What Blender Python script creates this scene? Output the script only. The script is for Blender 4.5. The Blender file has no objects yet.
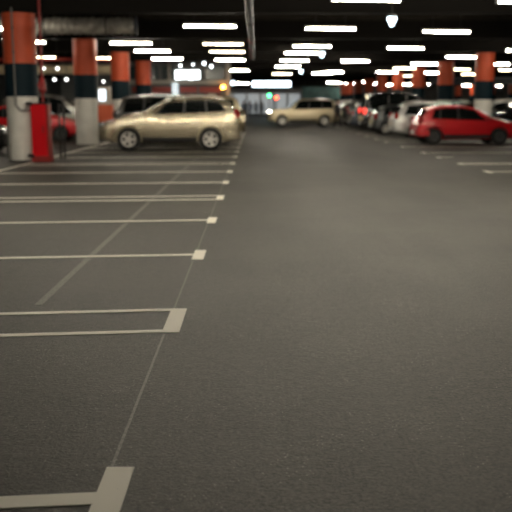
import bpy, bmesh, math, random
from math import pi, sin, cos, radians
from mathutils import Vector, Matrix
random.seed(7)
scene = bpy.context.scene
COL = scene.collection
F = 855.0; H = 1.5; HY = 103.5; VX = 255.0; TP = (256-103.5)/855.0; CP = 1/math.sqrt(1+TP*TP); SP = TP*CP     # focal length in px, eye height, horizon row, aisle vanishing column

def dep(row):                              # tangent of the dip below the horizon of a row of the level-rolled, pitched camera
    v = (row-256)/F; return (v+TP)/(1-v*TP)
def gy(row): return H/dep(row)
def depth(d, z): return d*CP + (H-z)*SP
def px(x, y=52.5, z=2.0): return (x-VX)*depth(y, z)/F
def pz(r, y=52.5): return H - y*dep(r)
# ------------------------------------------------------------------ materials
MATS = {}
def mat(name, color, rough=0.5, metal=0.0, spec=0.5, coat=0.0, emit=None, es=0.0, trans=0.0, noise=None, bump=None):
    if name in MATS: return MATS[name]
    m = bpy.data.materials.new(name); m.use_nodes = True
    nt = m.node_tree; b = nt.nodes['Principled BSDF']
    b.inputs['Base Color'].default_value = (*color, 1)
    b.inputs['Roughness'].default_value = rough
    b.inputs['Metallic'].default_value = metal
    b.inputs['Specular IOR Level'].default_value = spec
    b.inputs['Coat Weight'].default_value = coat
    b.inputs['Coat Roughness'].default_value = 0.04
    b.inputs['Transmission Weight'].default_value = trans
    if emit:
        b.inputs['Emission Color'].default_value = (*emit, 1); b.inputs['Emission Strength'].default_value = es
    if noise or bump:
        tc = nt.nodes.new('ShaderNodeTexCoord')
    if noise:
        sc, amt = noise
        n = nt.nodes.new('ShaderNodeTexNoise'); n.inputs['Scale'].default_value = sc; n.inputs['Detail'].default_value = 6
        nt.links.new(tc.outputs['Object'], n.inputs['Vector'])
        r = nt.nodes.new('ShaderNodeValToRGB')
        r.color_ramp.elements[0].position = 0.3; r.color_ramp.elements[1].position = 0.72
        r.color_ramp.elements[0].color = (*[c*(1-amt) for c in color], 1)
        r.color_ramp.elements[1].color = (*[min(1, c*(1+amt)) for c in color], 1)
        nt.links.new(n.outputs['Fac'], r.inputs['Fac']); nt.links.new(r.outputs['Color'], b.inputs['Base Color'])
    if bump:
        sc, st = bump
        n = nt.nodes.new('ShaderNodeTexNoise'); n.inputs['Scale'].default_value = sc; n.inputs['Detail'].default_value = 4
        nt.links.new(tc.outputs['Object'], n.inputs['Vector'])
        bp = nt.nodes.new('ShaderNodeBump'); bp.inputs['Strength'].default_value = st; bp.inputs['Distance'].default_value = 0.02
        nt.links.new(n.outputs['Fac'], bp.inputs['Height']); nt.links.new(bp.outputs['Normal'], b.inputs['Normal'])
    MATS[name] = m
    return m

def asphalt():
    m = bpy.data.materials.new('asphalt'); m.use_nodes = True
    nt = m.node_tree; N = nt.nodes; L = nt.links; b = N['Principled BSDF']
    tc = N.new('ShaderNodeTexCoord')
    def noise(scale, detail=5, rough=0.6, vec=None):
        n = N.new('ShaderNodeTexNoise'); n.inputs['Scale'].default_value = scale
        n.inputs['Detail'].default_value = detail; n.inputs['Roughness'].default_value = rough
        L.new(vec or tc.outputs['Object'], n.inputs['Vector']); return n
    fine = noise(58, 4, 0.7); mid = noise(17, 6, 0.65); big = noise(0.55, 4)
    mp = N.new('ShaderNodeMapping'); mp.inputs['Scale'].default_value = (0.9, 0.12, 1)
    L.new(tc.outputs['Object'], mp.inputs['Vector'])
    streak = noise(1.6, 4, 0.6, mp.outputs['Vector'])
    def mathn(op, a, c):
        n = N.new('ShaderNodeMath'); n.operation = op
        for i, v in enumerate((a, c)):
            if isinstance(v, (int, float)): n.inputs[i].default_value = v
            else: L.new(v, n.inputs[i])
        return n.outputs[0]
    s = mathn('ADD', mathn('MULTIPLY', fine.outputs['Fac'], 0.80), mathn('MULTIPLY', mid.outputs['Fac'], 0.30))
    s = mathn('ADD', s, mathn('MULTIPLY', big.outputs['Fac'], 0.26))
    s = mathn('ADD', s, mathn('MULTIPLY', streak.outputs['Fac'], 0.16))
    r = N.new('ShaderNodeValToRGB')
    r.color_ramp.elements[0].position = 0.64; r.color_ramp.elements[0].color = (0.003, 0.0027, 0.002, 1)
    r.color_ramp.elements[1].position = 0.90; r.color_ramp.elements[1].color = (0.060, 0.055, 0.045, 1)
    L.new(s, r.inputs['Fac'])
    # pale stone chips
    v = N.new('ShaderNodeTexVoronoi'); v.inputs['Scale'].default_value = 38
    L.new(tc.outputs['Object'], v.inputs['Vector'])
    lt = mathn('LESS_THAN', v.outputs['Distance'], 0.13)
    sel = mathn('GREATER_THAN', noise(2.3, 2).outputs['Fac'], 0.54)
    mx = N.new('ShaderNodeMixRGB'); mx.inputs['Color2'].default_value = (0.34, 0.32, 0.28, 1)
    L.new(mathn('MULTIPLY', mathn('MULTIPLY', lt, sel), 0.55), mx.inputs['Fac']); L.new(r.outputs['Color'], mx.inputs['Color1'])
    L.new(mx.outputs['Color'], b.inputs['Base Color'])
    b.inputs['Roughness'].default_value = 0.6
    b.inputs['Specular IOR Level'].default_value = 0.30
    bp = N.new('ShaderNodeBump'); bp.inputs['Strength'].default_value = 1.0; bp.inputs['Distance'].default_value = 0.006
    L.new(mathn('ADD', fine.outputs['Fac'], mid.outputs['Fac']), bp.inputs['Height'])
    L.new(bp.outputs['Normal'], b.inputs['Normal'])
    return m

def road_paint(name, color, wear):
    m = bpy.data.materials.new(name); m.use_nodes = True
    nt = m.node_tree; N = nt.nodes; L = nt.links; b = N['Principled BSDF']
    tc = N.new('ShaderNodeTexCoord')
    n = N.new('ShaderNodeTexNoise'); n.inputs['Scale'].default_value = 45; n.inputs['Detail'].default_value = 8
    L.new(tc.outputs['Object'], n.inputs['Vector'])
    r = N.new('ShaderNodeValToRGB')
    r.color_ramp.elements[0].position = wear - 0.08; r.color_ramp.elements[0].color = (0.06, 0.054, 0.045, 1)
    r.color_ramp.elements[1].position = wear + 0.1; r.color_ramp.elements[1].color = (*color, 1)
    L.new(n.outputs['Fac'], r.inputs['Fac']); L.new(r.outputs['Color'], b.inputs['Base Color'])
    b.inputs['Roughness'].default_value = 0.6
    return m

# ------------------------------------------------------------------ object helpers
def link(name, bm, m=None, parent=None, smooth=None, mats=None):
    me = bpy.data.meshes.new(name)
    bmesh.ops.recalc_face_normals(bm, faces=bm.faces)
    if smooth is not None:
        for f in bm.faces: f.smooth = True
        for e in bm.edges:
            if len(e.link_faces) == 2 and e.calc_face_angle(0) > radians(smooth): e.smooth = False
    bm.to_mesh(me); bm.free()
    for mm in (mats or ([m] if m else [])): me.materials.append(mm)
    o = bpy.data.objects.new(name, me); COL.objects.link(o)
    if parent: o.parent = parent
    return o

def box(bm, cx, cy, cz, sx, sy, sz, rz=0, bevel=0, mi=0):
    M = Matrix.Translation((cx, cy, cz)) @ Matrix.Rotation(rz, 4, 'Z') @ Matrix.Diagonal((sx, sy, sz, 1))
    t = bmesh.new(); bmesh.ops.create_cube(t, size=1, matrix=M)
    if bevel: bmesh.ops.bevel(t, geom=list(t.edges), offset=bevel, segments=2, affect='EDGES', profile=0.5)
    merge(bm, t, mi)
def merge(bm, t, mi=0):
    vm = {v: bm.verts.new(v.co) for v in t.verts}
    for f in t.faces:
        try: nf = bm.faces.new([vm[v] for v in f.verts]); nf.material_index = mi
        except ValueError: pass
    t.free()
def tube(bm, pts, r, seg=10, mi=0):
    pts = [Vector(p) for p in pts]; rings = []
    rr = r if isinstance(r, (list, tuple)) else [r]*len(pts)
    for i, p in enumerate(pts):
        d = (pts[min(i+1, len(pts)-1)] - pts[max(i-1, 0)]).normalized()
        a = d.orthogonal().normalized() if i == 0 else (pa - d*pa.dot(d)).normalized()
        pa = a; c = d.cross(a)
        rings.append([bm.verts.new(p + (a*cos(2*pi*k/seg) + c*sin(2*pi*k/seg))*rr[i]) for k in range(seg)])
    for i in range(len(rings)-1):
        for k in range(seg):
            f = bm.faces.new((rings[i][k], rings[i][(k+1)%seg], rings[i+1][(k+1)%seg], rings[i+1][k])); f.material_index = mi
    for rg in (rings[0], rings[-1]):
        f = bm.faces.new(rg); f.material_index = mi
def lathe(bm, prof, seg=32, M=None, mi=0):
    M = M or Matrix(); rings = []
    for r, z in prof:
        if r < 1e-6: rings.append([bm.verts.new(M @ Vector((0, 0, z)))])
        else: rings.append([bm.verts.new(M @ Vector((r*cos(2*pi*k/seg), r*sin(2*pi*k/seg), z))) for k in range(seg)])
    for i in range(len(rings)-1):
        a, b = rings[i], rings[i+1]
        for k in range(seg):
            k2 = (k+1) % seg
            if len(a) == 1 and len(b) == 1: continue
            if len(a) == 1: fs = (a[0], b[k2], b[k])
            elif len(b) == 1: fs = (a[k], a[k2], b[0])
            else: fs = (a[k], a[k2], b[k2], b[k])
            f = bm.faces.new(fs); f.material_index = mi
def ellipsoid(bm, c, s, M=None):
    t = bmesh.new(); bmesh.ops.create_uvsphere(t, u_segments=16, v_segments=10, radius=1,
        matrix=Matrix.Translation(c) @ (M or Matrix()) @ Matrix.Diagonal((*s, 1)))
    merge(bm, t)
def tag(o, label, cat, group=None):
    o['label'] = label; o['category'] = cat
    if group: o['group'] = group
    return o
def thing(name, label, cat, loc=(0, 0, 0), rz=0, group=None):
    o = bpy.data.objects.new(name, None); COL.objects.link(o)
    o.empty_display_size = 0.2; o.location = loc; o.rotation_euler = (0, 0, rz)
    return tag(o, label, cat, group)
def struct(name, bm, m, mats=None, smooth=None):
    o = link(name, bm, m, mats=mats, smooth=smooth); o['kind'] = 'structure'; return o
def copy_tree(o, parent=None):
    c = o.copy(); COL.objects.link(c)
    if parent: c.parent = parent
    for ch in list(KIDS.get(o.name, [])): copy_tree(ch, c)
    return c
KIDS = {}
def index_kids():
    KIDS.clear()
    for o in bpy.data.objects:
        if o.parent: KIDS.setdefault(o.parent.name, []).append(o)
ORD = ['first', 'second', 'third', 'fourth', 'fifth', 'sixth', 'seventh', 'eighth', 'ninth', 'tenth', 'eleventh', 'twelfth',
       'thirteenth', 'fourteenth', 'fifteenth']

# ------------------------------------------------------------------ the hall
M_ASPH = asphalt()
M_LINE = road_paint('road_paint', (0.88, 0.84, 0.73), 0.22)
M_FAINT = road_paint('worn_paint', (0.125, 0.116, 0.097), 0.5)
M_CEIL = mat('ceiling_deck', (0.020, 0.017, 0.013), 0.9, 0, .15, noise=(3, 0.3))
M_BEAM = mat('ceiling_beam', (0.009, 0.008, 0.007), 0.9, 0, .1)
M_WALL = mat('hall_wall', (0.10, 0.10, 0.095), 0.8, noise=(1.2, 0.3))
X0, X1, Y0, Y1 = -20.0, 37.0, -13.0, 125.0
ZD = 4.55

bm = bmesh.new(); box(bm, (X0+X1)/2, (Y0+Y1)/2, -0.1, X1-X0, Y1-Y0, 0.2); struct('floor', bm, M_ASPH)
bm = bmesh.new(); box(bm, (X0+X1)/2, (Y0+Y1)/2, ZD+0.1, X1-X0, Y1-Y0, 0.2); struct('ceiling', bm, M_CEIL)
bm = bmesh.new(); y = Y0 + 0.7
while y < Y1 - .5:
    box(bm, (X0+X1)/2, y, ZD-0.07, X1-X0, 0.22, 0.15, mi=0); y += 1.29
struct('trim_0', bm, M_CEIL)
for nm, a in (('wall_left', (X0-.1, (Y0+Y1)/2, ZD/2, .2, Y1-Y0, ZD)), ('wall_right', (X1+.1, (Y0+Y1)/2, ZD/2, .2, Y1-Y0, ZD)),
              ('wall_back', ((X0+X1)/2, Y0-.1, ZD/2, X1-X0+.4, .2, ZD)), ('wall_far', ((X0+X1)/2, Y1+.1, ZD/2, X1-X0+.4, .2, ZD))):
    bm = bmesh.new(); box(bm, *a); struct(nm, bm, M_WALL)
COLY = [22.9] + [31.7 + 8.2*k for k in range(11)]
COLYR = [40.3 + 8.15*k for k in range(10)]
COLTOP = 3.79; CXL = -6.13
n = 1
for yb in [-1.8, 6.4, 14.6] + COLY:
    bm = bmesh.new(); box(bm, (X0+X1)/2, yb, (COLTOP+ZD)/2, X1-X0, 0.5, ZD-COLTOP)
    struct('trim_%d' % n, bm, M_BEAM); n += 1

# ------------------------------------------------------------------ columns
M_OR = mat('column_orange', (0.52, 0.080, 0.030), 0.5, 0, .3, noise=(2, 0.12))
M_NV = mat('column_navy', (0.006, 0.018, 0.026), 0.6, 0, .15)
M_WH = mat('column_white', (0.80, 0.78, 0.73), 0.5, noise=(3, 0.08))
M_KERB = mat('dark_joint', (0.02, 0.02, 0.02), 0.8)
def make_column():
    t = thing('concrete_column', 'x', 'column')
    R = 0.42
    bm = bmesh.new(); lathe(bm, [(0, .03), (R-.015, .03), (R-.015, 1.68), (0, 1.68)], 40); link('white_band', bm, M_WH, t, 40)
    bm = bmesh.new(); lathe(bm, [(0, 1.68), (R, 1.68), (R, 2.52), (0, 2.52)], 40); link('navy_band', bm, M_NV, t, 40)
    bm = bmesh.new(); lathe(bm, [(0, 2.52), (R+.005, 2.52), (R+.005, COLTOP), (0, COLTOP)], 40); link('orange_band', bm, M_OR, t, 40)
    bm = bmesh.new(); lathe(bm, [(0, 0), (R-.035, 0), (R-.035, .03), (0, .03)], 40); link('base_joint', bm, M_KERB, t, 40)
    return t
col0 = make_column(); index_kids()
def col_label(o, label, group, x, y):
    o.location = (x, y, 0); tag(o, label, 'column', group)
first = True
def new_col():
    global first
    if first: first = False; return col0
    return copy_tree(col0)
near_notes_l = ['beside the red cabinet', 'in front of the silver duct', 'behind the front of the gold car', 'above the bonnet of the gold car']
for k in range(4):
    note = near_notes_l[k] if k < 4 else 'hidden mostly behind the gold car'
    col_label(new_col(), 'orange, navy and white round column, %s from the left edge of the photo, %s' % (ORD[k], note), 'columns left of the aisle', CXL if k == 0 else -6.15, COLY[k])
rn = ['large, standing behind the red hatchback', 'second nearest, above the silver car', 'third nearest, above the dark cars', 'fourth nearest of the row']
for k, yy in enumerate(COLYR):
    note = rn[k] if k < 4 else '%s nearest, far down the row' % ORD[k]
    col_label(new_col(), 'orange, navy and white round column right of the aisle, ' + note, 'columns right of the aisle', 10.6, yy)
for k, yy in enumerate([92, 100, 108.5, 116.5]):
    col_label(new_col(), 'tiny distant orange column in the far right row, %s nearest' % ORD[k], 'columns of the far right row', 27.2, yy)

# ------------------------------------------------------------------ bay lines (painted on the floor)
TH = 0.004
def slab(bm, pts, TH=TH):
    vs = [bm.verts.new((x, y, 0.0)) for x, y in pts] + [bm.verts.new((x, y, TH)) for x, y in pts]
    n = len(pts)
    bm.faces.new(vs[:n][::-1]); bm.faces.new(vs[n:])
    for i in range(n): bm.faces.new((vs[i], vs[(i+1) % n], vs[n+(i+1) % n], vs[n+i]))
XC = -0.505; CW = 0.115; LW = 0.10
def bay_line(y, xa, xb, side, label, group, skew=None, cap=0.27, lw=LW, cw=CW):
    """one line from the aisle end xa back to xb, with a short cap at xa"""
    s = 1 if side > 0 else -1
    skew = (xb-xa)*(.10 if s < 0 else .04)
    bm = bmesh.new()
    slab(bm, [(xa+s*cw, y-lw/2), (xa+s*cw, y+lw/2), (xb, y+lw/2+skew), (xb, y-lw/2+skew)])
    slab(bm, [(xa, y-cap), (xa, y+cap), (xa+s*cw, y+cap), (xa+s*cw, y-cap)])
    return tag(link('bay_line', bm, M_LINE), label, 'painted line', group)
def bay_pair(y, g, xa, xb, side, label, group, skew=None, lw=0.085, cw=CW):
    s = 1 if side > 0 else -1
    skew = (xb-xa)*(.10 if s < 0 else .04)
    bm = bmesh.new()
    for d in (-g, g):
        slab(bm, [(xa+s*cw, y+d-lw/2), (xa+s*cw, y+d+lw/2), (xb, y+d+lw/2+skew), (xb, y+d-lw/2+skew)])
    slab(bm, [(xa, y-g-lw/2), (xa, y+g+lw/2), (xa+s*cw, y+g+lw/2), (xa+s*cw, y-g-lw/2)])
    return tag(link('bay_line', bm, M_LINE), label, 'painted line', group)
GL = 'white bay lines on the left'; GR = 'white bay lines on the right'
bay_line(gy(498.6), XC, -5.7, -1, 'nearest white line on the left, a wide one with a short bar at its end', GL, cap=.285)
bay_pair(5.84, 0.30, XC, -5.7, -1, 'near white double line on the left closed by a slanting bar', GL, lw=.07)
bay_line(gy(254.8), XC, -5.7, -1, 'first single white line beyond the near double line, with square end', GL, lw=.085)
bay_line(gy(220.2), XC, -5.7, -1, 'second single white line beyond the near double line, with square end', GL, lw=.085)
bay_pair(gy(197.6), 0.27, XC, -5.7, -1, 'second white double line on the left, midway down the empty bays', GL, lw=.085)
bay_line(gy(182.4), XC, -5.7, -1, 'thin white line just beyond the midway double line on the left', GL)
bay_line(gy(171.6), XC, -5.7, -1, 'white line starting at the left edge just below the white column', GL)
bay_pair(gy(163.4), 0.28, XC, -5.7, -1, 'white double line level with the red cabinet on the left', GL)
bay_line(gy(156.8), XC, -5.7, -1, 'blurred white line running just in front of the gold car', GL)
bay_line(gy(151.6), XC, -5.7, -1, 'faint white line at the wheels of the gold car', GL)
y = 29.9; k = 0
while y < 50:
    bay_pair(y, .28, XC, -5.7, -1, 'distant white double line on the left beyond the gold car, %s along' % ORD[k], GL)
    if y + 5.5 < 50:
        bay_line(y+2.75, XC, -5.7, -1, 'distant single white line on the left beyond the gold car, %s along' % ORD[k], GL); 
        bay_line(y+5.1, XC, -5.7, -1, 'distant single line on the left with white end, beyond the gold car, %s along' % ORD[k], GL)
    y += 8.1; k += 1
XR = 5.14
bay_line(gy(171.8), XR, 10.2, 1, 'nearest white line on the right, cut by the photo edge', GR)
bay_pair(gy(163.9), .18, XR, 10.2, 1, 'second white line from the right edge, thick, below the red car', GR)
bay_line(gy(157.4), XR, 5.6, 1, 'short white mark in front of the red car, third from the right', GR, cap=.2)
bay_line(gy(152.9), XR, 10.2, 1, 'long white line directly below the red hatchback', GR)
bay_line(gy(146.8), XR, 10.2, 1, 'white line at the rear wheel of the red hatchback', GR)
for k, yy in enumerate([34.2, 36.9, 40.3, 43.6, 46.9, 50.6, 54.2, 57.8, 61.4]):
    bay_line(yy, XR, 10.2, 1, 'distant white line between parked cars on the right, %s beyond the red car' % ORD[k], GR)
bm = bmesh.new(); slab(bm, [(-5.72, 17.0), (-5.72, 51), (-5.82, 51), (-5.82, 17.0)])
tag(link('back_line', bm, M_LINE), 'white line closing the left bays, running past the column feet', 'painted line')
bm = bmesh.new(); slab(bm, [(10.2, 17.0), (10.2, 70), (10.3, 70), (10.3, 17.0)])
tag(link('back_line', bm, M_LINE), 'white line closing the right bays behind the red car', 'painted line')
bm = bmesh.new(); slab(bm, [(-.594, 3.3), (-.594, 51), (-.608, 51), (-.608, 3.3)], .0015)
tag(link('guide_line', bm, M_FAINT), 'thin faint guide line joining the ends of the left bay lines', 'painted line')
bm = bmesh.new(); slab(bm, [(-1.61, 6.3), (-1.61, 24), (-1.67, 24), (-1.67, 6.3)], .0015)
tag(link('old_line', bm, M_FAINT), 'faint worn line crossing the left bay lines slantwise', 'painted line')

# ------------------------------------------------------------------ tube lamps
ZL = 3.70; HC = ZL - H
M_TUBE = mat('lamp_diffuser', (0.9, 0.9, 0.88), 0.4, emit=(1.0, 0.90, 0.72), es=135)
M_TUBE_DIM = mat('lamp_diffuser_warm', (0.9, 0.85, 0.7), 0.4, emit=(1.0, 0.80, 0.52), es=20)
M_TUBE_COOL = mat('lamp_diffuser_cool', (0.9, 0.9, 0.9), 0.4, emit=(0.80, 0.92, 1.0), es=110)
M_HOUS = mat('lamp_housing', (0.25, 0.25, 0.24), 0.5)
M_ROD = mat('dark_steel', (0.03, 0.03, 0.03), 0.6, 0.3)
LL = 1.54
def make_lamp(m):
    t = thing('tube_lamp', 'x', 'ceiling lamp')
    bm = bmesh.new(); box(bm, 0, 0, .065, LL, .17, .05, bevel=.008)
    link('housing', bm, M_HOUS, t)
    bm = bmesh.new(); tube(bm, [(-LL/2+.03, 0, 0.005), (LL/2-.03, 0, 0.005)], 0.019, 10)
    link('diffuser', bm, m, t, 40)
    for s in (-1, 1):
        bm = bmesh.new(); box(bm, s*(LL/2-.015), 0, .02, .03, .11, .12, bevel=.006); link('end_cap', bm, M_HOUS, t)
        bm = bmesh.new(); tube(bm, [(s*.45, 0, .095), (s*.45, 0, ZD-ZL-.002)], .008, 6); link('suspension_rod', bm, M_ROD, t)
    return t
protos = {'w': make_lamp(M_TUBE), 'd': make_lamp(M_TUBE_DIM)}
index_kids(); used = set()
CY = [-1.8, 6.4, 14.6] + COLY
def add_lamp(x, y, kind, label, group):
    for cx, cy in [(-6.24, b) for b in COLY] + [(10.6, b) for b in COLYR]:
        if abs(x-cx) < 1.3 and abs(y-cy) < 1.0: y = cy + (1.05 if y > cy else -1.05)
    for b in CY:                                   # keep the hanging rods clear of the cross beams
        if abs(y-b) < .36 and not any(abs(y-c) < 1.3 and abs(x-q) < 1.3 for q in (-6.24, 10.6) for c in COLY + COLYR): y = b + (.36 if y > b else -.36)
    if kind in used: o = copy_tree(protos[kind])
    else: o = protos[kind]; used.add(kind)
    o.location = (x, y, ZL)
    o.rotation_euler = (0, 0, .12)
    tag(o, label, 'ceiling lamp', group)
# (centre column, row, kind, where)
seen = [
 (210, 26.5, 'w', 'long lamp alone high up, left of the ceiling pipe'),
 (223, 44.3, 'd', 'dimmer warm lamp, second down the row left of the ceiling pipe'),
 (227, 52.0, 'd', 'dimmer warm lamp, third down the row left of the ceiling pipe'),
 (230, 60.0, 'w', 'bright lamp fourth down the row left of the ceiling pipe'),
 (238, 70.5, 'w', 'bright short lamp fifth down the row left of the ceiling pipe'),
 (330.5, 29.0, 'w', 'bright lamp nearest in the row right of the ceiling pipe'),
 (312, 46.5, 'w', 'bright lamp second in the row right of the ceiling pipe'),
 (301.5, 53.3, 'w', 'bright lamp third in the row right of the ceiling pipe'),
 (294.5, 60.8, 'w', 'bright lamp fourth in the row right of the ceiling pipe'),
 (287.5, 66.8, 'w', 'bright lamp fifth in the row right of the ceiling pipe'),
 (282.0, 74.0, 'd', 'dim lamp sixth in the row right of the ceiling pipe'),
 (446.5, 32.0, 'w', 'bright lamp left of the big right column, high up'),
 (405.5, 48.3, 'w', 'bright lamp high above the silver car'),
 (355, 61.3, 'w', 'bright lamp above the far dark cars'),
 (322, 73.5, 'w', 'bright lamp overlapping another above the crossing beige car'),
 (333, 72.2, 'w', 'upper one of two overlapping lamps above the crossing beige car'),
 (366, 0.3, 'w', 'lamp cut by the top edge of the photo, right of middle'),
 (530, 2.5, 'w', 'lamp cut by the top right corner of the photo'),
 (461, 57.2, 'w', 'bright lamp just left of the big right column'),
 (427.5, 63.2, 'w', 'bright lamp above the red hatchback boot'),
 (432, 73.0, 'w', 'short bright lamp in front of the second right column'),
 (404, 68.5, 'd', 'dim lamp above the silver car'),
 (387, 72.3, 'w', 'short bright lamp above the dark van'),
 (523, 50.8, 'w', 'lamp cut by the right edge beside the big right column'),
 (459, 69.5, 'd', 'dim lamp just under and left of the big right column'),
 (509, 70.3, 'd', 'dim lamp at the right edge beside the big right column'),
 (497, 64.2, 'w', 'bright lamp partly behind the big right column'),
 (131, 43.5, 'w', 'bright lamp touching the top of the third left column'),
 (152.5, 51.2, 'w', 'bright lamp above the fourth left column'),
 (167.3, 59.0, 'w', 'bright lamp above the lit shop sign'),
 (24, 42.4, 'w', 'small bright lamp seen right of the nearest left column'),
 (40, 57.5, 'd', 'warm dim lamp seen beside the nearest left column'),
 (104, 58.3, 'd', 'warm dim lamp between the second and third left columns'),
 (-12, 29, 'w', 'lamp beyond the left edge of the photo'),
 (242, 83.5, 'w', 'tiny lamp left of the far blue white light band'),
]
for xc, yr, k, w in seen:
    d = HC/-dep(yr)
    add_lamp(px(xc, d, ZL), d, k, 'white tube ceiling lamp: ' + w if k == 'w' else 'tube ceiling lamp: ' + w, 'tube lamps over the car park')
# the rows go on into the distance on the right
for k, (xc, yr) in enumerate(((334, 82.6), (352, 83.6), (362, 82.4), (374, 84), (390, 85), (406, 84.5), (434, 84), (468, 85.5), (471, 74.3), (496, 86), (408, 76))):
    d = HC/-dep(yr)
    add_lamp(px(xc, d, ZL), d, 'd' if k in (8, 10) else 'w', 'tiny tube lamp far back among the right columns, %s from the left' % ORD[k], 'far tube lamps')
for k, (x, y) in enumerate([(2.2, 12.5), (-2.2, 12.5), (-5.4, 16), (-3.9, 17), (6.5, 11), (9, 16.2), (1.8, 17), (-9.5, 16), (5, 16.5), (10.5, 8), (3, 0), (2.2, 9.4), (-1.2, 9.4), (3.9, 14), (-.5, 14)]):  # lamps out of view, several added only to brighten the near floor and columns
    add_lamp(x, y, 'w', 'unseen tube ceiling lamp above the frame, placed to light the near aisle', 'unseen tube lamps above the frame')
for k, (x, y) in enumerate([(-13.5, 42.5), (-14, 30)]):  # out-of-view lamps added to brighten the ducts and cars on the left
    add_lamp(x, y, 'd', 'unseen tube ceiling lamp added over the cars left of the columns', 'added tube lamps over the left cars')

# cone lamps (bluish)
M_GLOBE = mat('globe_glass', (0.9, 0.9, 0.9), 0.3, emit=(0.95, 0.96, 0.92), es=4)
M_CONE = mat('cone_glass', (0.8, 0.9, 1), 0.3, emit=(0.68, 0.88, 1.0), es=6)
for xc, yr, lb in ((392, 22, 'largest, high right of the middle'), (322, 55, 'middle one, beside the bright row'), (301, 72, 'smallest and farthest')):
    d = 1.95/-dep(yr); z = H+1.95; x = px(xc, d, z)
    t = thing('cone_lamp', 'bluish white cone shaped hanging lamp, ' + lb, 'ceiling lamp', (x, d, z), group='bluish cone lamps')
    bm = bmesh.new(); lathe(bm, [(0, .14), (.11, .14), (.11, .04), (.055, -.02), (.05, -.09), (0, -.10)], 20); link('glass_cone', bm, M_CONE, t, 50)
    bm = bmesh.new(); lathe(bm, [(0, .17), (.10, .17), (.125, .14), (.125, .11), (.111, .11), (.111, .14), (0, .141)], 20); link('lamp_cap', bm, M_HOUS, t, 50)
    bm = bmesh.new(); tube(bm, [(0, 0, .17), (0, 0, ZD-z)], .012, 8); link('suspension_rod', bm, M_ROD, t)

# ------------------------------------------------------------------ pipe along the aisle ceiling
M_PIPE = mat('galvanised_pipe', (0.07, 0.08, 0.10), 0.55, 0.3, noise=(4, .3))
M_RED = mat('red_paint', (0.30, 0.012, 0.012), 0.4)
M_DRED = mat('dark_red_paint', (0.24, 0.015, 0.012), 0.5)
t = thing('ceiling_pipe', 'grey round pipe with red couplings running along the ceiling above the aisle', 'pipe', (-.15, 10, 3.55))
bm = bmesh.new(); tube(bm, [(0, -8, 0), (.05, 30, 0)], .085, 16); link('pipe_run', bm, M_PIPE, t, 40)
for k, yy in enumerate((4, 12.5, 19, 23.5, 27.5)):
    bm = bmesh.new(); tube(bm, [(.02, yy-.12, 0), (.02, yy+.12, 0)], .105, 16); link('coupling', bm, M_DRED if k > 1 else M_ROD, t, 40)
for yy in (-4, 3, 10, 17, 26):
    bm = bmesh.new(); tube(bm, [(.02, yy, .08), (.02, yy, ZD-3.55)], .012, 6); link('pipe_hanger', bm, M_ROD, t)

# silver duct across
M_FOIL = mat('foil_duct', (0.40, 0.38, 0.34), 0.45, 0.4, bump=(5, 1.0), noise=(4, .5))
t = thing('foil_duct', 'crumpled silver ventilation duct under the ceiling across the left bays', 'duct', (-9.4, 28.6, 3.98))
bm = bmesh.new(); pts = []; rad = []
for i in range(90):
    pts.append((i*.062, 0, 0)); rad.append(.27 + .018*sin(i*1.9) + random.uniform(-.012, .012))
tube(bm, pts, rad, 20); link('duct_tube', bm, M_FOIL, t, 70)
bm = bmesh.new(); lathe(bm, [(0, 0), (.30, 0), (.30, .05), (0, .05)], 20, Matrix.Translation((5.52, 0, 0)) @ Matrix.Rotation(pi/2, 4, 'Y')); link('end_collar', bm, M_PIPE, t, 40)
for xx in (1.2, 2.6, 4.6):
    bm = bmesh.new()
    lathe(bm, [(.288, -.02), (.305, -.02), (.305, .02), (.288, .02), (.288, -.02)], 20, Matrix.Translation((xx, 0, 0)) @ Matrix.Rotation(pi/2, 4, 'Y'))
    link('duct_strap', bm, M_ROD, t, 40)
    bm = bmesh.new(); tube(bm, [(xx, 0, .3), (xx, 0, ZD-3.98)], .01, 6); link('duct_hanger', bm, M_ROD, t)
# beige duct and dark red pipe on the left
M_BEIGE = mat('beige_metal', (0.70, 0.60, 0.42), 0.45)
t = thing('beige_duct', 'straight beige round duct high behind the left columns', 'duct', (-19.9, 45.2, 3.22))
bm = bmesh.new(); tube(bm, [(0.05, 0, 0), (12.6, 0, 0)], .25, 20); link('duct_tube', bm, M_BEIGE, t, 40)
for xx in (3, 7, 11):
    bm = bmesh.new(); tube(bm, [(xx-.05, 0, 0), (xx+.05, 0, 0)], .27, 20); link('duct_joint', bm, M_BEIGE, t, 40)
    bm = bmesh.new(); tube(bm, [(xx, 0, .27), (xx, 0, ZD-3.22)], .012, 6); link('duct_hanger', bm, M_ROD, t)
bm = bmesh.new(); tube(bm, [(-19.9, 43.6, 3.66), (-7.3, 43.6, 3.66)], .09, 12)
tag(link('sprinkler_pipe', bm, M_DRED, smooth=40), 'dark red horizontal pipe above the beige duct on the left', 'pipe')

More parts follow.
